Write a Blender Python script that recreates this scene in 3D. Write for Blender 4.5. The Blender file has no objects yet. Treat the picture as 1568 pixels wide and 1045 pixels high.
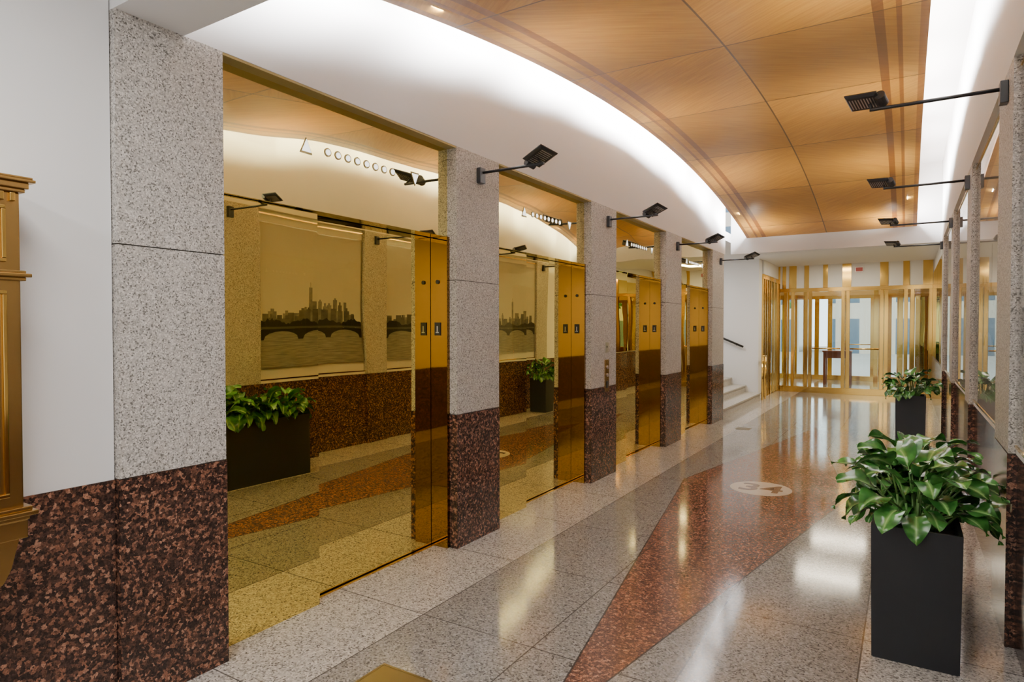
import bpy, bmesh, math, random
from mathutils import Vector, Matrix
random.seed(7)
S=bpy.context.scene
COL=S.collection

# ---------------------------------------------------------------- node helpers
def newmat(name):
    m=bpy.data.materials.new(name); m.use_nodes=True
    nt=m.node_tree; b=nt.nodes["Principled BSDF"]
    return m,nt,b
def simple(name,col,rough=.5,metal=0,coat=0,emis=None,es=0,spec=.5):
    m,nt,b=newmat(name)
    b.inputs["Base Color"].default_value=(*col,1)
    b.inputs["Roughness"].default_value=rough
    b.inputs["Metallic"].default_value=metal
    b.inputs["Coat Weight"].default_value=coat
    b.inputs["Specular IOR Level"].default_value=spec
    if emis:
        b.inputs["Emission Color"].default_value=(*emis,1)
        b.inputs["Emission Strength"].default_value=es
    n=nt.nodes.new("ShaderNodeTexNoise"); n.inputs["Scale"].default_value=9
    g=nt.nodes.new("ShaderNodeNewGeometry"); nt.links.new(g.outputs["Position"],n.inputs["Vector"])
    mr=nt.nodes.new("ShaderNodeMapRange")
    mr.inputs["To Min"].default_value=rough*.93; mr.inputs["To Max"].default_value=min(1,rough*1.07)
    nt.links.new(n.outputs["Fac"],mr.inputs["Value"]); nt.links.new(mr.outputs["Result"],b.inputs["Roughness"])
    return m
class N:
    def __init__(s,nt): s.nt=nt
    def node(s,t,**k):
        n=s.nt.nodes.new(t)
        for a,v in k.items(): setattr(n,a,v)
        return n
    def put(s,inp,v):
        if isinstance(v,bpy.types.NodeSocket): s.nt.links.new(v,inp)
        else: inp.default_value=v
    def m(s,op,a,b=None,c=None):
        n=s.node("ShaderNodeMath",operation=op)
        s.put(n.inputs[0],a)
        if b is not None: s.put(n.inputs[1],b)
        if c is not None: s.put(n.inputs[2],c)
        return n.outputs[0]
    def pos(s):
        g=s.node("ShaderNodeNewGeometry"); x=s.node("ShaderNodeSeparateXYZ")
        s.nt.links.new(g.outputs["Position"],x.inputs[0])
        return g.outputs["Position"],x.outputs[0],x.outputs[1],x.outputs[2]
    def mix(s,f,a,b,bt="MIX"):
        n=s.node("ShaderNodeMix",data_type="RGBA",blend_type=bt)
        s.put(n.inputs[0],f); s.put(n.inputs[6],a); s.put(n.inputs[7],b)
        return n.outputs[2]
    def ramp(s,f,stops,interp="CONSTANT"):
        r=s.node("ShaderNodeValToRGB"); cr=r.color_ramp; cr.interpolation=interp
        while len(cr.elements)<len(stops): cr.elements.new(.5)
        for e,(p,c) in zip(cr.elements,stops):
            e.position=p; e.color=(*c,1)
        s.put(r.inputs[0],f); return r.outputs[0]
    def voro(s,vec,scale,dist=1.1):
        no=s.node("ShaderNodeTexNoise"); no.inputs["Scale"].default_value=scale*1.1; no.inputs["Detail"].default_value=1
        s.nt.links.new(vec,no.inputs["Vector"])
        mx=s.node("ShaderNodeVectorMath",operation="MULTIPLY_ADD")
        s.nt.links.new(no.outputs["Color"],mx.inputs[0]); k=dist/scale
        mx.inputs[1].default_value=(k,k,k); s.nt.links.new(vec,mx.inputs[2])
        v=s.node("ShaderNodeTexVoronoi"); v.inputs["Scale"].default_value=scale
        s.nt.links.new(mx.outputs[0],v.inputs["Vector"])
        sp=s.node("ShaderNodeSeparateColor"); s.nt.links.new(v.outputs["Color"],sp.inputs[0])
        return sp.outputs[0]

def graygran(n,P,scale=85,k=1.0,warm=1.0):
    f=n.voro(P,scale)
    c=[(0,(.16,.15,.14)),(.09,(.32,.31,.29)),(.22,(.48,.46,.44)),(.46,(.60,.58,.55)),(.72,(.70,.68,.65)),(.90,(.84,.82,.79))]
    return n.ramp(f,[(p,tuple(v*k*(1,warm,warm*warm)[i] for i,v in enumerate(q))) for p,q in c])
def redgran(n,P,scale=46,k=1.0,soft=0.0):
    f=n.voro(P,scale,1.6); f2=n.voro(P,scale*2.3)
    st=[(0,(.026,.017,.015)),(.36,(.058,.031,.024)),(.56,(.11,.052,.034)),(.72,(.22,.098,.060)),(.88,(.33,.165,.105)),(.95,(.05,.028,.024))]
    av=(.125,.062,.042)
    st=[(p,tuple(v*(1-soft)+av[i]*soft for i,v in enumerate(c))) for p,c in st]
    a=n.ramp(f,st)
    b=n.ramp(f2,[(0,(.50,.50,.5)),(.25,(.92,.92,.92)),(.8,(1.3,1.27,1.22))])
    c=n.mix(.8,a,b,"MULTIPLY")
    return n.mix(1,c,(k,k,k,1),"MULTIPLY")

def mat_gran_gray():
    m,nt,b=newmat("granite_gray"); n=N(nt); P,x,y,z=n.pos()
    c=graygran(n,P,185,.86,.975)
    nt.links.new(c,b.inputs["Base Color"]); b.inputs["Roughness"].default_value=.55
    return m
def mat_gran_red():
    m,nt,b=newmat("granite_red_polished"); n=N(nt); P,x,y,z=n.pos()
    nt.links.new(redgran(n,P,82,1.1,.05),b.inputs["Base Color"]); b.inputs["Roughness"].default_value=.14
    b.inputs["Specular IOR Level"].default_value=.3
    return m
def mat_floor():
    m,nt,b=newmat("floor_granite_inlay"); n=N(nt); P,x,y,z=n.pos()
    field=graygran(n,P,130,.48,.97)
    border=graygran(n,P,135,.86,.96)
    red=redgran(n,P,88,2.0,.38)
    ax=n.m("ABSOLUTE",n.m("ADD",x,1.17)); ay=n.m("ABSOLUTE",n.m("SUBTRACT",y,6.35))
    isb=n.m("GREATER_THAN",ax,1.0)
    c=n.mix(isb,field,border)
    def joint(v,off,p,w):
        f=n.m("FRACT",n.m("DIVIDE",n.m("SUBTRACT",v,off-100*p),p))
        d=n.m("MULTIPLY",n.m("MINIMUM",f,n.m("SUBTRACT",1.0,f)),p)
        return n.m("LESS_THAN",d,w)
    jx=joint(x,-2.17,2.0/3,.0035); jy=joint(y,2.6,.915,.0035)
    j=n.m("MAXIMUM",jx,jy)
    dd=n.m("ADD",n.m("DIVIDE",ax,.73),n.m("DIVIDE",ay,4.35))
    isr=n.m("LESS_THAN",dd,1.0)
    ring=n.m("LESS_THAN",n.m("ABSOLUTE",n.m("SUBTRACT",dd,1.0)),.006)
    c=n.mix(isr,c,red)
    j=n.m("MAXIMUM",n.m("MULTIPLY",j,n.m("SUBTRACT",1.0,n.m("MULTIPLY",isr,.5))),ring)
    c=n.mix(n.m("MULTIPLY",j,.85),c,(.04,.035,.03,1))
    nt.links.new(c,b.inputs["Base Color"])
    no=n.node("ShaderNodeTexNoise"); no.inputs["Scale"].default_value=3; nt.links.new(P,no.inputs["Vector"])
    r=n.m("MULTIPLY_ADD",no.outputs["Fac"],.07,.065)
    nt.links.new(r,b.inputs["Roughness"]); b.inputs["IOR"].default_value=1.5
    return m
def mat_wood():
    m,nt,b=newmat("ceiling_veneer"); n=N(nt); P,x,y,z=n.pos()
    xc=-1.125; p=1.55
    ix=n.m("GREATER_THAN",x,xc)
    q=n.m("DIVIDE",n.m("ADD",y,93.5-.52),p)
    iy=n.m("FLOOR",q)
    par=n.m("MODULO",n.m("ADD",ix,iy),2.0)
    sgn=n.m("MULTIPLY_ADD",par,2.0,-1.0)
    sx=n.m("MULTIPLY",sgn,x)
    g=n.m("ADD",n.m("MULTIPLY",sx,.8),n.m("MULTIPLY",y,1.0)); a=n.m("SUBTRACT",n.m("MULTIPLY",sx,1.0),n.m("MULTIPLY",y,.8))
    cv=n.node("ShaderNodeCombineXYZ"); n.put(cv.inputs[0],n.m("MULTIPLY",g,40.0)); n.put(cv.inputs[1],n.m("MULTIPLY",a,2.2)); n.put(cv.inputs[2],n.m("MULTIPLY",iy,3.7))
    no=n.node("ShaderNodeTexNoise"); no.inputs["Scale"].default_value=1; no.inputs["Detail"].default_value=4
    nt.links.new(cv.outputs[0],no.inputs["Vector"])
    c=n.ramp(no.outputs["Fac"],[(.25,(.44,.185,.016)),(.5,(.54,.245,.026)),(.75,(.62,.305,.042))],"LINEAR")
    tone=n.m("MULTIPLY_ADD",par,.18,.86)
    ct=n.node("ShaderNodeCombineColor"); [n.put(ct.inputs[i],tone) for i in range(3)]
    c=n.mix(1,c,ct.outputs[0],"MULTIPLY")
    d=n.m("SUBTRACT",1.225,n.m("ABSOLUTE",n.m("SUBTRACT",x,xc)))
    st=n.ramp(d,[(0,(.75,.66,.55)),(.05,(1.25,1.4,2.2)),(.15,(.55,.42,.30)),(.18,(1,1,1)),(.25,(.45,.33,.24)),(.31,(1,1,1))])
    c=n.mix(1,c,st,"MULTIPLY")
    f=n.m("FRACT",q); dy=n.m("MULTIPLY",n.m("MINIMUM",f,n.m("SUBTRACT",1.0,f)),p)
    dx=n.m("ABSOLUTE",n.m("SUBTRACT",x,xc))
    s=n.m("LESS_THAN",n.m("MINIMUM",dx,dy),.007)
    c=n.mix(n.m("MULTIPLY",s,.88),c,(.05,.018,.005,1))
    nt.links.new(c,b.inputs["Base Color"]); b.inputs["Roughness"].default_value=.30
    return m
def mat_brass(name,col,rough,bump=0):
    m,nt,b=newmat(name); n=N(nt); P,x,y,z=n.pos()
    b.inputs["Base Color"].default_value=(*col,1); b.inputs["Metallic"].default_value=1
    no=n.node("ShaderNodeTexNoise"); no.inputs["Scale"].default_value=1.6; no.inputs["Detail"].default_value=0
    nt.links.new(P,no.inputs["Vector"])
    b.inputs["Roughness"].default_value=rough
    if bump:
        bu=n.node("ShaderNodeBump"); bu.inputs["Strength"].default_value=bump; bu.inputs["Distance"].default_value=.02
        nt.links.new(no.outputs["Fac"],bu.inputs["Height"]); nt.links.new(bu.outputs[0],b.inputs["Normal"])
    return m
def mat_glass(name="clear_glass",tint=(.92,.96,.95),k=.96):
    m=bpy.data.materials.new(name); m.use_nodes=True; nt=m.node_tree
    nt.nodes.clear(); n=N(nt)
    t=n.node("ShaderNodeBsdfTransparent"); t.inputs[0].default_value=(*tint,1)
    g=n.node("ShaderNodeBsdfGlossy"); g.inputs["Roughness"].default_value=.01
    lw=n.node("ShaderNodeLayerWeight"); lw.inputs[0].default_value=.5
    f=n.m("MULTIPLY_ADD",n.m("POWER",lw.outputs["Facing"],4.5),k,.04)
    mx=n.node("ShaderNodeMixShader"); nt.links.new(f,mx.inputs[0])
    nt.links.new(t.outputs[0],mx.inputs[1]); nt.links.new(g.outputs[0],mx.inputs[2])
    o=n.node("ShaderNodeOutputMaterial"); nt.links.new(mx.outputs[0],o.inputs[0]); return m
def mat_leaf():
    m,nt,b=newmat("leaf_green"); n=N(nt)
    uv=n.node("ShaderNodeTexCoord"); sp=n.node("ShaderNodeSeparateXYZ"); nt.links.new(uv.outputs["UV"],sp.inputs[0])
    d=n.m("ABSOLUTE",n.m("SUBTRACT",sp.outputs[0],.5))
    P,x,y,z=n.pos()
    no=n.node("ShaderNodeTexNoise"); no.inputs["Scale"].default_value=14; nt.links.new(P,no.inputs["Vector"])
    c=n.ramp(no.outputs["Fac"],[(.35,(.018,.095,.016)),(.65,(.065,.23,.04))],"LINEAR")
    rib=n.ramp(d,[(0,(.32,.48,.18)),(.04,(.14,.34,.08)),(.16,(0,0,0))],"LINEAR")
    c=n.mix(1,c,rib,"LIGHTEN")
    nt.links.new(c,b.inputs["Base Color"]); b.inputs["Roughness"].default_value=.22
    return m

WHITE=simple("wall_paint_white",(.84,.84,.85),.6)
CEILW=simple("ceiling_paint",(.84,.84,.85),.7)
TAN=simple("tan_wall",(.60,.40,.16),.3,.5)
GREY=mat_gran_gray(); RED=mat_gran_red(); FLOOR=mat_floor(); WOOD=mat_wood()
GOLD=mat_brass("mirror_brass",(.86,.69,.20),.008,.10)
GOLDT=mat_brass("mirror_brass_transom",(.92,.80,.36),.015,.35)
JAMB=mat_brass("jamb_brass",(.28,.155,.04),.03)
BRASS=mat_brass("polished_brass",(.80,.52,.14),.12)
BRASSD=mat_brass("antique_brass",(.46,.28,.09),.25)
BLACK=simple("black_metal",(.015,.015,.017),.4)
PLANT=simple("charcoal_planter",(.008,.009,.012),.45)
SOIL=simple("soil",(.03,.02,.014),.95)
DARK=simple("shadow_gap",(.02,.015,.008),.6)
BRONZE=simple("bronze_trim",(.20,.15,.06),.35,.8)
HEADT=simple("satin_brass_trim",(.42,.34,.15),.45,.6)
GLASS=mat_glass(); PICG=mat_glass("picture_glass",(1,1,1),.96); LEAF=mat_leaf()
STEM=simple("plant_stem",(.10,.22,.05),.5)
LENS=simple("lamp_lens",(.5,.5,.5),.3)
DOT=simple("indicator_lamp",(.8,.8,.75),.3,emis=(1,.98,.9),es=2.2)
STEEL=simple("steel",(.5,.48,.45),.3,1)
BEIGE=simple("logo_beige",(.70,.62,.50),.15)
LOGOR=simple("logo_bronze",(.20,.11,.07),.15)

# ---------------------------------------------------------------- mesh helpers
def empty(name,loc=(0,0,0)):
    e=bpy.data.objects.new(name,None); e.location=loc; e.empty_display_size=.1; COL.objects.link(e); return e
def fin(name,bm,mat,parent=None,smooth=False,mats=None):
    off=Vector(parent.location) if parent else Vector((0,0,0))
    bmesh.ops.recalc_face_normals(bm,faces=bm.faces)
    if parent: bmesh.ops.translate(bm,verts=bm.verts,vec=-off)
    me=bpy.data.meshes.new(name); bm.to_mesh(me); bm.free()
    for mm in (mats or [mat]): me.materials.append(mm)
    if smooth:
        for p in me.polygons: p.use_smooth=True
    o=bpy.data.objects.new(name,me); COL.objects.link(o)
    if parent: o.parent=parent
    return o
def addbox(bm,b,mi=0):
    x0,x1,y0,y1,z0,z1=b
    vs=[bm.verts.new(p) for p in [(x0,y0,z0),(x1,y0,z0),(x1,y1,z0),(x0,y1,z0),(x0,y0,z1),(x1,y0,z1),(x1,y1,z1),(x0,y1,z1)]]
    for f in [(0,3,2,1),(4,5,6,7),(0,1,5,4),(1,2,6,5),(2,3,7,6),(3,0,4,7)]:
        fc=bm.faces.new([vs[i] for i in f]); fc.material_index=mi
    return vs
def boxes(name,bl,mat,parent=None,bevel=0):
    bm=bmesh.new()
    for b in bl: addbox(bm,b)
    if bevel:
        bmesh.ops.bevel(bm,geom=list(bm.edges),offset=bevel,segments=2,affect='EDGES',profile=.6)
    return fin(name,bm,mat,parent)
def addcyl(bm,p0,p1,r0,r1=None,seg=14):
    r1=r0 if r1 is None else r1
    p0=Vector(p0);p1=Vector(p1);d=p1-p0
    q=Vector((0,0,1)).rotation_difference(d.normalized())
    M=Matrix.Translation((p0+p1)/2)@q.to_matrix().to_4x4()
    bmesh.ops.create_cone(bm,cap_ends=True,segments=seg,radius1=r0,radius2=r1,depth=d.length,matrix=M)
def cyls(name,cl,mat,parent=None):
    bm=bmesh.new()
    for c in cl: addcyl(bm,*c)
    o=fin(name,bm,mat,parent)
    for p in o.data.polygons:
        if len(p.vertices)==4: p.use_smooth=True
    return o
def prism(bm,pts,axis,a,b,mi=0):
    def P(u,v,w):
        return {'x':(w,u,v),'y':(u,w,v),'z':(u,v,w)}[axis]
    A=[bm.verts.new(P(u,v,a)) for u,v in pts]; B=[bm.verts.new(P(u,v,b)) for u,v in pts]
    n=len(pts)
    fs=[bm.faces.new(A),bm.faces.new(B[::-1])]
    for i in range(n): fs.append(bm.faces.new([A[i],B[i],B[(i+1)%n],A[(i+1)%n]]))
    for f in fs: f.material_index=mi

XL=-2.62; XR=.41; XB=.47; TOP=2.76; WZ=.924; YF=16.5
# ---------------------------------------------------------------- shell
boxes("floor",[(-6,2.2,-3,YF+.2,-.1,0)],FLOOR)
boxes("wall_left",[(-3.1,-2.65,-3,1.295,WZ,TOP+.2)],WHITE)
boxes("wall_left_upper",[(-3.1,XL,1.30,11.0,TOP,4.1)],WHITE)
boxes("baseboard_left",[(-3.1,-2.645,-3,1.295,0,WZ)],RED)
boxes("wall_elevator_back",[(-3.3,-3.1,-3,10.9,0,4.1)],WHITE)
boxes("wall_right",[(XB,.75,-3,YF,0,4.1)],WHITE)
boxes("wall_right_upper",[(XR,XB,1.30,11.6,TOP+.04,4.1)],WHITE)  # upper part of the right wall, above the pilasters
boxes("wall_rear",[(-3.1,.75,-3.2,-3,0,4.1)],WHITE)
boxes("ceiling",[(-2.62,XR,1.63,11.4,4.0,4.1)],CEILW)
boxes("ceiling_entry",[(-2.65,XB,-3,1.30,2.93,3.1)],CEILW)
boxes("trim_beam_near",[(-2.62,XR,1.30,1.58,TOP,4.0)],CEILW)
boxes("trim_beam_far",[(-2.62,XR,11.4,11.7,2.80,4.1)],CEILW)
boxes("ceiling_far",[(-5.0,XB,11.7,YF,3.0,3.15),(-5.0,-2.62,11.0,11.7,3.0,3.15)],CEILW)
boxes("wall_stair_end",[(-5.2,-5.02,10.8,14.6,0,3.2)],WHITE)
boxes("wall_stair_near",[(-5.02,-3.1,10.75,10.95,0,3.2)],WHITE)
boxes("wall_stair_far",[(-5.02,-3.12,14.3,14.5,0,3.0),(-3.12,-2.70,14.3,14.62,0,3.0)],WHITE)

def arch(y): return 3.60-.55*((y-6.5)/4.9)**2
bm=bmesh.new(); NY=64; NX=8; x0,x1=-2.35,.10
bot=[[bm.verts.new((x0+(x1-x0)*i/NX, 1.62+(11.37-1.62)*j/NY, arch(1.62+(11.37-1.62)*j/NY))) for i in range(NX+1)] for j in range(NY+1)]
top=[[bm.verts.new((v.co.x,v.co.y,v.co.z+.045)) for v in r] for r in bot]
for j in range(NY):
    for i in range(NX):
        bm.faces.new([bot[j][i],bot[j+1][i],bot[j+1][i+1],bot[j][i+1]])
        bm.faces.new([top[j][i],top[j][i+1],top[j+1][i+1],top[j+1][i]])
    bm.faces.new([bot[j][0],top[j][0],top[j+1][0],bot[j+1][0]])
    bm.faces.new([bot[j][NX],bot[j+1][NX],top[j+1][NX],top[j][NX]])
for j in (0,NY):
    for i in range(NX): bm.faces.new([bot[j][i],bot[j][i+1],top[j][i+1],top[j][i]])
fin("ceiling_wood_vault",bm,WOOD)

# ---------------------------------------------------------------- pillars
PIL=[(1.30,1.76),(3.50,4.03),(5.68,6.30),(7.93,8.58),(10.2,10.92)]
for a,b in PIL:
    e=empty("granite_pillar",(XL-.2,(a+b)/2,0))
    boxes("shaft",[(-3.1,XL,a,b,WZ+.003,1.848),(-3.1,XL,a,b,1.853,TOP)],GREY,e)
    boxes("base",[(-3.1,XL+.004,a-.002,b+.002,0,WZ)],RED,e)
    boxes("joint",[(-3.1,XL-.004,a+.004,b-.004,1.847,1.854)],DARK,e)
RP=[(3.80,4.35),(6.10,6.50),(8.38,8.80),(10.65,11.08),(1.45,1.95)]
for a,b in RP:
    e=empty("granite_pilaster",(.44,(a+b)/2,0))
    boxes("shaft",[(XR,XB-.001,a,b,WZ+.003,TOP+.039)],GREY,e)
    boxes("base",[(XR-.004,XB-.001,a-.002,b+.002,0,WZ)],RED,e)
BAYS=[(1.95,3.80),(4.35,6.10),(6.50,8.38),(8.80,10.65)]
boxes("baseboard_right",[(XB-.025,XB,a+.003,b-.003,0,WZ) for a,b in BAYS]+[(XB-.025,XB,-3,1.44,0,WZ),(XB-.025,XB,11.09,YF,0,WZ)],RED)
boxes("trim_1",[(XB-.03,XB,a+.003,b-.003,WZ,WZ+.03) for a,b in BAYS],CEILW)

# ---------------------------------------------------------------- elevators
OPEN=[(PIL[i][1],PIL[i+1][0]) for i in range(4)]
XT=-2.70; XF=-2.735; XD=-2.82
for a,b in OPEN:
    w=b-a; s=a+.365*w
    e=empty("elevator_entrance",(-2.85,(a+b)/2,0))
    boxes("transom_panel",[(-3.1,XT,a,b,2.15,TOP-.012)],GOLDT,e)
    boxes("head_trim",[(-3.1,XL-.004,a,b,TOP-.012,TOP)],HEADT,e)
    boxes("fixed_panel",[(-3.1,XF,a,s,0,2.147)],GOLD,e)
    mid=(s+b-.03)/2
    boxes("door_panel_fast",[(-2.87,XD,s+.004,mid-.003,.012,2.146)],GOLD,e)
    boxes("door_panel_slow",[(-2.87,XD-.003,mid-.001,b-.034,.012,2.146)],GOLD,e)
    boxes("shaft_gap",[(-3.09,-2.872,s+.001,b-.03,.0,2.148)],DARK,e)
    boxes("jamb",[(-3.1,-2.68,b-.03,b,0,2.148)],JAMB,e)
    boxes("sill",[(-2.868,-2.795,s+.004,b-.032,0,.006)],BRASS,e)
    zc=2.48
    bm=bmesh.new()
    def tri(bm,yc,up,r,x0,x1):
        k=1 if up else -1
        prism(bm,[(yc-r,zc-r*k),(yc+r,zc-r*k),(yc,zc+r*k*1.15)],'x',x0,x1)
    tri(bm,a+.305*w,True,.040,XT-.002,XT+.003); tri(bm,a+.805*w,False,.040,XT-.002,XT+.003)
    for i in range(8):
        yy=a+w*(.39+.295*i/7); addcyl(bm,(XT-.002,yy,zc),(XT+.003,yy,zc),.024,.024,18)
    fin("indicator_bezel",bm,BRONZE,e)
    bm=bmesh.new()
    tri(bm,a+.305*w,True,.030,XT,XT+.006); tri(bm,a+.805*w,False,.030,XT,XT+.006)
    for i in range(8):
        yy=a+w*(.39+.295*i/7); addcyl(bm,(XT,yy,zc),(XT+.006,yy,zc),.016,.016,18)
    fin("floor_indicator",bm,DOT,e)
    boxes("floor_number_plate",[(-2.785,-2.735,b-.036,b-.029,1.47,1.56)],BLACK,e)
    boxes("floor_number",[(-2.764,-2.756,b-.038,b-.035,1.495,1.535),(-2.773,-2.747,b-.038,b-.035,1.487,1.494)],LENS,e)
    cyls("lantern_button",[((-2.76,b-.038,1.84),(-2.76,b-.029,1.84),.014,.014,16)],BLACK,e)
e=empty("elevator_call_panel",(XL,6.05,1.1))
boxes("plate",[(XL,XL+.008,6.0,6.10,.87,1.20)],BRASSD,e,.002)
cyls("buttons",[((XL+.006,6.05,z),(XL+.018,6.05,z),.018,.018,16) for z in (1.12,1.04)],STEEL,e)
boxes("key_slot",[(XL+.006,XL+.012,6.03,6.07,.91,.98)],BLACK,e)
e=empty("fire_service_plate",(XL,6.05,1.33))
boxes("plate",[(XL,XL+.006,6.01,6.09,1.27,1.38)],STEEL,e,.002)
cyls("keyhole",[((XL+.004,6.05,1.33),(XL+.009,6.05,1.33),.010,.010,12)],BLACK,e)

# ---------------------------------------------------------------- flood lights on arms
FL=38
def flood(y,side):
    wx=XL if side<0 else XR; d=1 if side<0 else -1
    z=2.61 if side<0 else 2.69
    e=empty("arm_floodlight",(wx,y,z))
    boxes("mount_plate",[(min(wx,wx+d*.035),max(wx,wx+d*.035),y-.032,y+.032,z-.055,z+.055)],BLACK,e,.004)
    tip=wx+d*(.53 if side<0 else .60)
    hx=tip-d*.03 if side<0 else tip+d*.03
    cyls("arm",[((wx+d*.02,y,z+.02),(tip,y,z+.02),.010,.010,12),((tip-d*.01,y,z+.02),(hx-d*.03,y,z+.062),.008,.008,10)],BLACK,e)
    R=Matrix.Translation((hx,y,z+.068))@Matrix.Rotation(math.radians(-12*d),4,'Y')@Matrix.Rotation(math.radians(-20),4,'X')@Matrix.Rotation(math.radians(-18),4,'Z')
    bm=bmesh.new()
    L,W=(.095,.075) if side<0 else (.082,.066)
    lo=[(-L*.85,-W*.8,-.010),(L*.85,-W*.8,-.010),(L*.85,W*.8,-.010),(-L*.85,W*.8,-.010)]
    mi=[(-L,-W,.002),(L,-W,.002),(L,W,.002),(-L,W,.002)]
    hi=[(-L,-W,.009),(L,-W,.009),(L,W,.009),(-L,W,.009)]
    rr=[[bm.verts.new(R@Vector(p)) for p in r] for r in (lo,mi,hi)]
    bm.faces.new(rr[0]); bm.faces.new(rr[2])
    for k in range(2):
        for i in range(4): bm.faces.new([rr[k][i],rr[k][(i+1)%4],rr[k+1][(i+1)%4],rr[k+1][i]])
    fin("housing",bm,BLACK,e)
    bm=bmesh.new()
    for i in range(9):
        xx=-L*.72+L*1.44*i/8
        vs=addbox(bm,(xx-.0028,xx+.0028,-W*.6,W*.6,-.0112,-.0098))
        for v in vs: v.co=R@v.co
    fin("louvers",bm,STEEL,e)
    bm=bmesh.new(); vs=addbox(bm,(-L*.85,L*.85,-W*.85,W*.85,.0095,.0115))
    for v in vs: v.co=R@v.co
    fin("lens",bm,LENS,e)
    bm=bmesh.new()
    c0=R@Vector((-d*L*1.08,-.036,.004)); c1=R@Vector((-d*L*1.08,.036,.004))
    addcyl(bm,c0,c1,.027,.027,18)
    fin("knuckle",bm,BLACK,e)
    li=bpy.data.lights.new("flood_bulb","SPOT"); li.energy=FL; li.spot_size=math.radians(130); li.spot_blend=1; li.shadow_soft_size=.06; li.color=(1,.94,.83)
    lo_=bpy.data.objects.new("flood_bulb",li); COL.objects.link(lo_); lo_.parent=e
    lo_.location=R@Vector((0,0,.08))-Vector(e.location)
    lo_.rotation_euler=Vector((d*.35,.15,1)).to_track_quat('-Z','Y').to_euler()
for y in (3.77,6.07,8.37,10.67): flood(y,-1)
for y in (4.0,6.3,8.6,10.86): flood(y,1)

# ---------------------------------------------------------------- murals
def tone(v,n): return simple("mural_"+n,(v,v,v*.94),.3)
SKY,nt,b=newmat("mural_sky"); n=N(nt); P,x,y,z=n.pos()
no=n.node("ShaderNodeTexNoise"); no.inputs["Scale"].default_value=2; nt.links.new(P,no.inputs["Vector"])
f=n.m("ADD",n.m("MULTIPLY",n.m("SUBTRACT",z,1.5),.7),n.m("MULTIPLY",no.outputs["Fac"],.25))
nt.links.new(n.ramp(f,[(0,(.80,.79,.74)),(1,(.50,.49,.46))],"LINEAR"),b.inputs["Base Color"]); b.inputs["Roughness"].default_value=.3
WAT,nt,b=newmat("mural_water"); n=N(nt); P,x,y,z=n.pos()
no=n.node("ShaderNodeTexNoise"); no.inputs["Scale"].default_value=1; no.inputs["Detail"].default_value=4
cv=n.node("ShaderNodeCombineXYZ"); n.put(cv.inputs[0],n.m("MULTIPLY",y,5.0)); n.put(cv.inputs[1],n.m("MULTIPLY",z,70.0)); nt.links.new(cv.outputs[0],no.inputs["Vector"])
nt.links.new(n.ramp(no.outputs["Fac"],[(.3,(.20,.20,.19)),(.7,(.40,.40,.38))],"LINEAR"),b.inputs["Base Color"]); b.inputs["Roughness"].default_value=.3
def windows_mat(nm,v0,v1):
    m,nt,b=newmat(nm); n=N(nt); P,x,y,z=n.pos()
    fy=n.m("FRACT",n.m("MULTIPLY",y,70.0)); fz=n.m("FRACT",n.m("MULTIPLY",z,60.0))
    wn=n.m("MULTIPLY",n.m("GREATER_THAN",fy,.5),n.m("GREATER_THAN",fz,.4))
    no=n.node("ShaderNodeTexNoise"); no.inputs["Scale"].default_value=12; nt.links.new(P,no.inputs["Vector"])
    base=n.ramp(no.outputs["Fac"],[(.35,(v0,v0,v0)),(.65,(v0*1.9,v0*1.9,v0*1.85))],"LINEAR")
    nt.links.new(n.mix(n.m("MULTIPLY",wn,.5),base,(v1,v1,v1,1)),b.inputs["Base Color"]); b.inputs["Roughness"].default_value=.3
    return m
BLD=[windows_mat("mural_buildings_near",.07,.22),windows_mat("mural_buildings_far",.17,.10)]; DK=tone(.015,"dark"); MB=tone(.10,"bridge")
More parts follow.
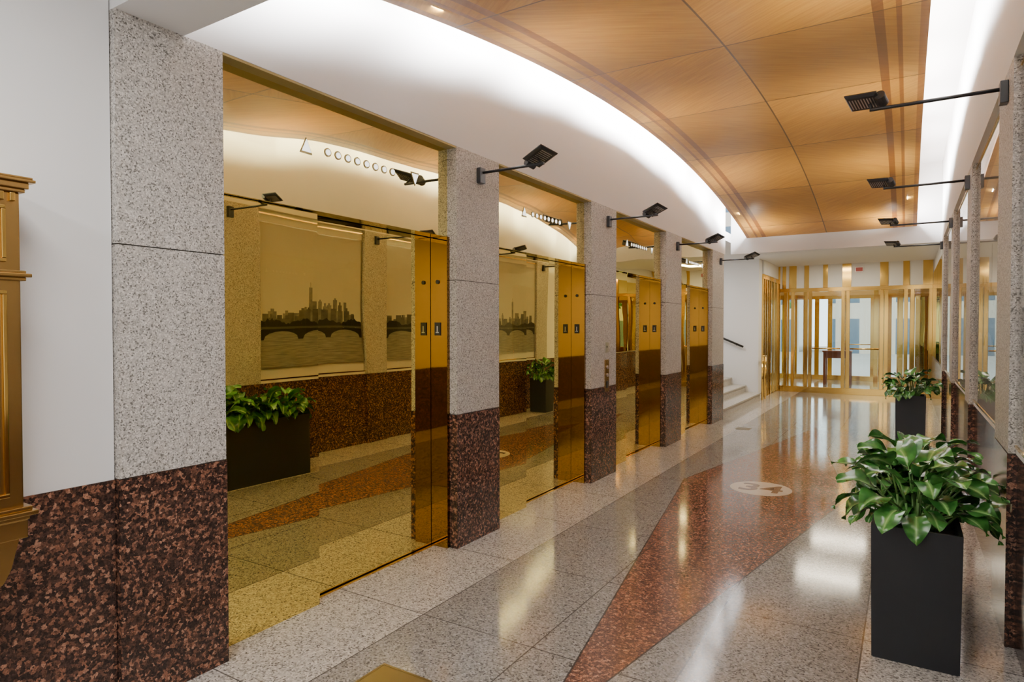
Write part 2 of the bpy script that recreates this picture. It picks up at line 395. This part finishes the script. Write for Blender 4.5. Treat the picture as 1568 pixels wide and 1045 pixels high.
for bi,(a,b_) in enumerate(BAYS):
    e=empty("skyline_mural",(XB-.018,(a+b_)/2,1.85))
    bm=bmesh.new(); xx=XB-.032
    bm.faces.new([bm.verts.new(p) for p in ((xx,a+.004,WZ+.04),(xx,a+.004,TOP-.01),(xx,b_-.004,TOP-.01),(xx,b_-.004,WZ+.04))])
    fin("cover_glass",bm,PICG,e)
    gf=[(XB-.036,XB-.028,a+.003,b_-.003,WZ+.031,WZ+.045),(XB-.036,XB-.028,a+.003,b_-.003,TOP-.014,TOP+.002)]
    boxes("cover_frame",gf,BRASS,e)
    a+=.03; b_-=.03; X0=XB; X1=XB-.018
    boxes("sky",[(X1,X0,a,b_,1.52,2.66)],SKY,e)
    boxes("water",[(X1,X0,a,b_,1.09,1.52)],WAT,e)
    boxes("frame",[(X1-.004,X0,a-.012,a,1.078,2.672),(X1-.004,X0,b_,b_+.012,1.078,2.672),(X1-.004,X0,a,b_,1.078,1.09),(X1-.004,X0,a,b_,2.66,2.672)],STEEL,e)
    rnd=random.Random(bi+3); w=b_-a
    for layer in (1,0):
        bl=[]; yy=a+.02
        while yy<b_-.13:
            bw=rnd.uniform(.045,.12); c=math.exp(-((yy-a)/w-.6)**2*4)
            h=rnd.uniform(.05,.11)+c*rnd.uniform(.05,.27 if layer else .17)
            bl.append((X1-.0015-(.001 if not layer else 0),X1,yy,yy+bw,1.52,1.55+h))
            if rnd.random()<.4: bl.append((X1-.0015-(.001 if not layer else 0),X1,yy+bw*.3,yy+bw*.7,1.55+h,1.57+h+rnd.uniform(0,.02)))
            yy+=bw*rnd.uniform(.8,1.6)
        if layer: 
            t=a+w*.40; bl.append((X1-.0018,X1,t,t+.05,1.55,2.0)); bl.append((X1-.0018,X1,t+.023,t+.027,2.0,2.06))
        boxes("buildings_%d"%layer,bl,BLD[layer],e)
    bm=bmesh.new(); k=60
    pts=[(a+w*i/k,1.60+.025*math.sin(i*.37)+rnd.uniform(-.012,.02)) for i in range(k+1)]
    prism(bm,pts+[(b_,1.53),(a,1.53)],'x',X1-.0035,X1)
    fin("tree_line",bm,DK,e)
    bm=bmesh.new(); na=3; sp=w/na
    for i in range(na):
        s0=a+sp*i; prism(bm,[(s0,1.52)]+[(s0,1.40),(s0+.035,1.40)]+[(s0+.035+(sp-.07)*(.5-.5*math.cos(math.pi*t/8)),1.41+.085*math.sin(math.pi*t/8)) for t in range(1,8)]+[(s0+sp-.035,1.40),(s0+sp,1.40),(s0+sp,1.52)],'x',X1-.0045,X1)
    fin("bridge",bm,DK,e)
    boxes("bridge_deck",[(X1-.0055,X1,a,b_,1.522,1.545)],MB,e)

# ---------------------------------------------------------------- planters + plants
def plant(x0,x1,y0,y1,seed,nclump,nleaf):
    rnd=random.Random(seed); h=.615
    px=(x0+x1)/2; py=(y0+y1)/2
    e=empty("potted_plant",(px,py,0))
    bm=bmesh.new(); hx=(x1-x0)/2; hy=(y1-y0)/2
    def ring(w,z): return [bm.verts.new((px+sx*(hx-w),py+sy*(hy-w),z)) for sx,sy in ((-1,-1),(1,-1),(1,1),(-1,1))]
    R=[ring(.006,0),ring(0,h-.03),ring(0,h),ring(.016,h),ring(.02,h-.06)]
    bm.faces.new(R[0])
    for k in range(4):
        for i in range(4): bm.faces.new([R[k][i],R[k][(i+1)%4],R[k+1][(i+1)%4],R[k+1][i]])
    bm.faces.new(R[4])
    bmesh.ops.bevel(bm,geom=[ed for ed in bm.edges if abs(ed.verts[0].co.z-ed.verts[1].co.z)>.3],offset=.006,segments=2,affect='EDGES')
    fin("planter_box",bm,PLANT,e)
    boxes("soil",[(x0+.021,x1-.021,y0+.021,y1-.021,h-.08,h-.045)],SOIL,e)
    cl=[]; bm=bmesh.new(); uvl=bm.loops.layers.uv.new()
    for ci in range(nclump):
      cy=py if nclump==1 else y0+.19+(y1-y0-.38)*ci/(nclump-1)
      sc=1 if ci==0 else .80
      for i in range(nleaf):
        az=rnd.uniform(0,2*math.pi); lv=(i+.5)/nleaf
        tilt=math.radians(6+58*lv+rnd.uniform(-8,8))
        L=rnd.uniform(.22,.34)*(1-.42*lv)*sc
        D=Vector((math.cos(az),math.sin(az),0))
        base=Vector((px,cy,h-.045))+D*rnd.uniform(.01,.09)
        tip=base+(D*math.sin(tilt)+Vector((0,0,1))*math.cos(tilt))*L
        tip.z=max(tip.z,h+.06)
        if tip.x>XR-.06: tip.x=XR-.06
        mid=(base+tip)/2+Vector((0,0,.02))-D*.01
        cl+= [(base,mid,.006,.005,6),(mid,tip,.005,.003,6)]
        BL=rnd.uniform(.15,.225)*(1-.12*lv); BW=BL*rnd.uniform(.28,.37)
        pitch=math.radians(52-60*lv+rnd.uniform(-18,18)); droop=math.radians(rnd.uniform(50,95))
        side=Vector((-D.y,D.x,0)); roll=rnd.uniform(-.5,.5)
        side=(side*math.cos(roll)+Vector((0,0,1))*math.sin(roll))
        p=tip.copy(); rows=[]; K=10
        for k in range(K+1):
            t=k/K; ang=pitch-droop*t
            wd=BW*(math.sin(math.pi*min(1,t**.75))**.8)*(1 if t<1 else 0)+.001
            dirv=D*math.cos(ang)+Vector((0,0,1))*math.sin(ang)
            wav=.012*math.sin(t*9+i)
            row=[]
            for u in (-1,-.5,0,.5,1):
                q=p+side*wd*u+Vector((-D.x*math.sin(ang),-D.y*math.sin(ang),math.cos(ang)))*(abs(u)*wd*.28+wav*u)
                q.x=min(q.x,XR-.008)
                row.append((bm.verts.new(q),u*.5+.5,t))
            rows.append(row); p=p+dirv*BL/K
        for k in range(K):
            for u in range(4):
                c=[rows[k][u],rows[k][u+1],rows[k+1][u+1],rows[k+1][u]]
                f=bm.faces.new([v[0] for v in c]); f.smooth=True
                for lp,v in zip(f.loops,c): lp[uvl].uv=(v[1],v[2])
    cyls("stems",cl,STEM,e)
    me=bpy.data.meshes.new("foliage"); bmesh.ops.translate(bm,verts=bm.verts,vec=-Vector(e.location)); bm.to_mesh(me); bm.free(); me.materials.append(LEAF)
    o=bpy.data.objects.new("foliage",me); COL.objects.link(o); o.parent=e
plant(-.135,.215,3.355,4.58,5,4,52); plant(-.135,.215,10.03,10.38,9,1,60)

# ---------------------------------------------------------------- brass mailbox on left wall
e=empty("brass_mailbox",(-2.55,.68,1.3))
W=-2.645
boxes("body",[(W,-2.43,.45,.91,.93,1.955)],BRASSD,e,.004)
co=[]
for (z,dx,dz) in [(1.955,.012,.012),(1.967,.02,.02),(1.987,.034,.010),(1.997,.028,.008)]:
    co.append((W,-2.43+dx,.45-dx,.91+dx,z,z+dz))
for (z,dx,dz) in [(1.672,.012,.012),(1.684,.024,.012),(1.696,.012,.01)]:
    co.append((W,-2.43+dx,.45-dx,.91+dx,z,z+dz))
for (z,dx,dz) in [(.90,.012,.015),(.915,.03,.015),(.93,.018,.014),(.84,.008,.06)]:
    co.append((W,-2.43+dx,.45-dx,.91+dx,z,z+dz))
boxes("cornices",co,BRASSD,e,.003)
boxes("dentils",[(-2.43,-2.417,.46+.03*i,.475+.03*i,1.925,1.952) for i in range(15)],BRASS,e,.002)
fr=[]
for (ya,yb,za,zb) in [(.49,.87,1.73,1.91),(.49,.66,.98,1.64),(.70,.87,.98,1.64)]:
    t=.012
    fr+=[(-2.43,-2.421,ya,yb,za,za+t),(-2.43,-2.421,ya,yb,zb-t,zb),(-2.43,-2.421,ya,ya+t,za+t,zb-t),(-2.43,-2.421,yb-t,yb,za+t,zb-t)]
boxes("panel_frames",fr,BRASS,e,.002)
boxes("panels",[(-2.43,-2.426,.51,.85,1.75,1.89),(-2.43,-2.426,.51,.64,1.0,1.62),(-2.43,-2.426,.72,.85,1.0,1.62)],BRASSD,e,.001)
boxes("letter_slot",[(-2.43,-2.424,.56,.80,1.80,1.825)],BLACK,e)
bm=bmesh.new()
prism(bm,[(.455,.84),(.905,.84),(.88,.74),(.86,.70),(.80,.66),(.56,.66),(.50,.70),(.48,.74)],'x',W,-2.45)
fin("bracket",bm,BRASSD,e)

# ---------------------------------------------------------------- floor details
e=empty("floor_logo_inlay",(-1.17,6.35,0))
cyls("disc",[((-1.17,6.35,-.001),(-1.17,6.35,.0012),.275,.275,48)],BEIGE,e)
tx=bpy.data.curves.new("t","FONT"); tx.body="34"; tx.size=.40; tx.align_x='CENTER'; tx.align_y='CENTER'; tx.extrude=.0008; tx.offset=.008
to=bpy.data.objects.new("numerals",tx); COL.objects.link(to)
dg=bpy.context.evaluated_depsgraph_get(); me=bpy.data.meshes.new_from_object(to.evaluated_get(dg)); bpy.data.objects.remove(to)
me.materials.clear(); me.materials.append(LOGOR)
lo=bpy.data.objects.new("numerals",me); COL.objects.link(lo); lo.parent=e; lo.location=(0,0,.0015)
def fplate(x0,x1,y0,y1):
    e=empty("brass_floor_plate",((x0+x1)/2,(y0+y1)/2,0))
    boxes("rim",[(x0,x1,y0,y0+.012,0,.003),(x0,x1,y1-.012,y1,0,.003),(x0,x0+.012,y0+.012,y1-.012,0,.003),(x1-.012,x1,y0+.012,y1-.012,0,.003)],BRONZE,e)
    boxes("lid",[(x0+.012,x1-.012,y0+.012,y1-.012,0,.002)],BRONZE,e)
fplate(-2.0,-1.72,1.84,2.12); fplate(-2.2,-2.0,9.9,10.1)

# ---------------------------------------------------------------- stairs and rails
e=empty("stair_flight",(-3.4,12.6,0))
boxes("steps",[(-5.0,-2.66-.30*i,10.97,14.29,.15*i,.15*(i+1)-.03) for i in range(4)],GREY,e)
boxes("treads",[(-5.0,-2.64-.30*i,10.97,14.29,.15*(i+1)-.03,.15*(i+1)) for i in range(4)],GREY,e,.004)
e=empty("brass_handrail",(-2.60,14.35,0))
cyls("posts",[((-2.60,14.20,0),(-2.60,14.20,.92),.02),((-2.60,14.52,0),(-2.60,14.52,.92),.02)],BRASS,e)
cyls("rail",[((-2.60,14.17,.92),(-2.60,14.56,.92),.022)],BRASS,e)
e=empty("black_handrail",(-3.0,14.2,0))
cyls("rail",[((-3.0,14.24,1.12),(-4.4,14.24,1.72),.022),((-3.15,14.24,1.18),(-3.15,14.30,1.15),.01),((-4.2,14.24,1.63),(-4.2,14.30,1.60),.01)],BLACK,e)

# ---------------------------------------------------------------- entrance screen
def screen(name,Y,posts,x0,x1,H,top,pw=.028):
    e=empty(name,((x0+x1)/2,Y,0))
    fr=[(x0,x1,Y-.035,Y+.035,H,H+.09),(x0,x1,Y-.03,Y+.03,0,.14)]
    for p in posts: fr.append((p-pw,p+pw,Y-.04,Y+.04,.14,H))
    boxes("frame",fr,BRASS,e,.004)
    boxes("glass",[(posts[i]+pw,posts[i+1]-pw,Y-.006,Y+.006,.14,H) for i in range(len(posts)-1)],GLASS,e)
    rl=[]
    for i in range(len(posts)-1):
        a,b=posts[i]+.05,posts[i+1]-.05
        if b-a>.45: rl.append(((a,Y-.07,1.05),(b,Y-.07,1.05),.016)); rl+= [((a+.03,Y-.07,1.05),(a+.03,Y,1.05),.01),((b-.03,Y-.07,1.05),(b-.03,Y,1.05),.01)]
    if rl: cyls("push_bars",rl,BRASS,e)
    return e
PO=[-2.66,-2.5,-2.34,-2.05,-1.96,-1.27,-1.17,-.50,-.41,-.04,.08,.42]
screen("brass_glass_entrance",YF,PO,-2.70,XB,2.38,3.0,.036)
boxes("wall_far_upper",[(-2.70,XB,YF-.03,YF+.03,2.47,3.0)],WHITE)
boxes("trim_2",[(p-w_,p+w_,YF-.05,YF-.03,2.47,3.0) for p,w_ in ((-2.66,.04),(-2.53,.04),(-2.34,.08),(-2.04,.05),(-1.64,.05),(-1.2,.09),(-.46,.08),(-.04,.06),(.36,.09))],BRASS)
e=empty("brass_glass_sidelight",(-2.70,15.5,0))
boxes("frame",[(-2.73,-2.67,y-.035,y+.035,0,2.6) for y in (14.66,14.9,15.1,15.35,15.55,16.0,16.4)]+[(-2.73,-2.67,14.64,16.43,2.6,2.7)],BRASS,e,.004)
boxes("glass",[(-2.706,-2.694,a+.035,b-.035,0.02,2.6) for a,b in ((14.66,14.9),(14.9,15.1),(15.1,15.35),(15.35,15.55),(15.55,16.0),(16.0,16.4))],GLASS,e)
boxes("wall_side_far",[(-5.2,-5.0,14.6,YF,0,3.2)],TAN)
boxes("trim_3",[(-2.74,-2.66,14.64,YF-.06,2.7,3.0)],WHITE)
boxes("mirror_panel_right",[(XB-.02,XB,11.75+1.15*i,12.87+1.15*i,WZ+.02,2.7) for i in range(4)],GOLD)
e=empty("exit_sign",(-1.2,YF-.1,2.85))
boxes("box",[(-1.02,-.88,YF-.09,YF-.051,2.81,2.90)],simple("exit_red",(.35,.03,.02),.4,emis=(1,.05,.02),es=.05),e,.004)
boxes("face_trim",[(-1.025,-.875,YF-.07,YF-.06,2.805,2.905)],STEEL,e)
boxes("floor_vestibule",[(-6,2.2,YF+.2,21,-.1,0)],FLOOR)
boxes("wall_vestibule_left",[(-6.2,-6,YF+.2,21,0,3.3)],TAN)
boxes("wall_vestibule_right",[(2.2,2.4,YF+.2,21,0,3.3)],TAN)
boxes("wall_vestibule_near",[(-6,-2.74,YF+.02,YF+.1,0,3.0),(XB,2.3,YF,YF+.15,0,3.0)],TAN)
boxes("ceiling_vestibule",[(-6.2,2.4,YF+.15,21.1,3.0,3.2)],TAN)
screen("brass_glass_street_doors",20.9,[-5.9,-5,-4.1,-3.6,-3.2,-2.9,-2.6,-2.3,-1.95,-1.55,-.85,-.7,-.45,-.2,.1,.5,1.0,2.1],-6,2.2,2.38,3.0,.06)
boxes("wall_street",[(-6,2.2,20.85,20.95,2.47,3.0)],TAN)
e=empty("vestibule_brass_partition",(-2.4,18.6,0))
boxes("posts",[(x-.05,x+.05,y-.05,y+.05,0,3.0) for x,y in ((-3.9,17.6),(-3.3,18.0),(-3.0,18.2),(-2.75,18.4),(-2.35,18.8),(-.7,18.9),(-.5,18.8),(-.15,18.5),(.2,18.2),(.55,18.6),(1.0,19.0))],BRASS,e,.004)
boxes("rails",[(-3.3,-2.35,18.37,18.43,2.3,2.4),(-.5,1.0,18.57,18.63,2.3,2.4)],BRASS,e)
boxes("panels",[(-3.85,-3.35,17.78,17.82,0,2.3),(.25,.95,18.5,18.54,0,2.3)],GOLD,e)
e=empty("console_desk",(-1.5,19.2,0))
WD=simple("mahogany",(.20,.06,.03),.25)
boxes("top",[(-1.95,-1.25,18.95,19.4,.88,.92)],WD,e,.006)
boxes("legs",[(x,x+.06,y,y+.06,0,.88) for x in (-1.93,-1.33) for y in (18.98,19.32)],WD,e)
boxes("apron",[(-1.9,-1.3,18.99,19.01,.72,.88)],WD,e)
boxes("ground_street",[(-40,40,21,60,-.15,-.02)],simple("paving",(.40,.38,.35),.8))
FAC,nt,b=newmat("office_facade"); n=N(nt); P,x,y,z=n.pos()
fx=n.m("FRACT",n.m("DIVIDE",n.m("ADD",x,100),1.3)); fz=n.m("FRACT",n.m("DIVIDE",n.m("ADD",z,100.3),3.2))
wn=n.m("MULTIPLY",n.m("GREATER_THAN",fx,.45),n.m("GREATER_THAN",fz,.3))
nt.links.new(n.mix(wn,(.58,.50,.40,1),(.08,.13,.18,1)),b.inputs["Base Color"]); b.inputs["Roughness"].default_value=.25
e=empty("office_building",(0,46,0))
boxes("facade",[(-30,-6,45,50,-.05,22),(-4,28,44,50,-.05,16)],FAC,e)
boxes("cornice",[(-30.2,-5.8,44.7,45,21,22),(-4.2,28.2,43.7,44,15.3,16)],WHITE,e)
for tx_,ty in ((-7,34),(1.2,33)):
    e=empty("street_tree",(tx_,ty,0))
    cyls("trunk",[((tx_,ty,-.02),(tx_,ty,3.2),.14,.09)],simple("bark",(.09,.06,.04),.9),e)
    bm=bmesh.new(); rn=random.Random(int(ty))
    for i in range(220):
        v=Vector((rn.gauss(0,.8),rn.gauss(0,.8),rn.gauss(0,.7)))+Vector((tx_,ty,4.1))
        M=Matrix.Translation(v)@Matrix.Rotation(rn.uniform(0,6),4,Vector((rn.random(),rn.random(),1)))
        bmesh.ops.create_icosphere(bm,subdivisions=1,radius=rn.uniform(.12,.25),matrix=M@Matrix.Diagonal((1,1,.4,1)))
    fin("canopy",bm,LEAF,e)

# ---------------------------------------------------------------- lights
def area(name,loc,direction,sx,sy,en,col=(1,1,1)):
    li=bpy.data.lights.new(name,"AREA"); li.shape='RECTANGLE'; li.size=sx; li.size_y=sy; li.energy=en; li.color=col
    o=bpy.data.objects.new(name,li); COL.objects.link(o); o.location=loc
    o.rotation_euler=direction
    return o
def aim(d):
    z=-Vector(d).normalized(); y=Vector((0,1,0)); x=y.cross(z).normalized(); y=z.cross(x)
    return Matrix((x,y,z)).transposed().to_euler()
for i in range(8):
    y=2.3+i*1.2
    za=arch(y)
    area("cove_light",(-2.22,y,za+.12),aim((-1,0,.05)),.08,1.1,62,(1,.99,.98))
    area("cove_light",(-.03,y,za+.12),aim((1,0,.05)),.08,1.1,60,(1,.99,.98))
for x_,y_,en in ((-1.2,-1.6,85),(-1.2,.3,48)):
    area("entry_fill",(x_,y_,2.92),(0,0,0),1.2,.6,en,(1,.97,.92))  # unseen fill panels added to brighten the near end
for x_,y_ in ((-1.2,12.8),(-1.2,15.0)):
    area("lobby_downlight",(x_,y_,2.99),(0,0,0),1.0,.5,45,(1,.87,.66))
area("stair_downlight",(-3.9,12.6,2.99),(0,0,0),.8,.8,35,(1,.97,.93))
area("vestibule_fill",(-1.8,18.7,2.99),(0,0,0),3,1,100,(1,.84,.60))  # warm fill added to light the vestibule, not a real fixture

w=bpy.data.worlds.new("World"); S.world=w; w.use_nodes=True
bg=w.node_tree.nodes["Background"]; bg.inputs[0].default_value=(.88,.94,1,1); bg.inputs[1].default_value=4.5

cd=bpy.data.cameras.new("camera"); cd.sensor_width=36; cd.lens=22.39; cd.clip_start=.02
cam=bpy.data.objects.new("camera",cd); COL.objects.link(cam)
cam.location=(0,0,1.52); cam.rotation_euler=(math.radians(90-1.146),0,math.radians(31.86))
S.camera=cam
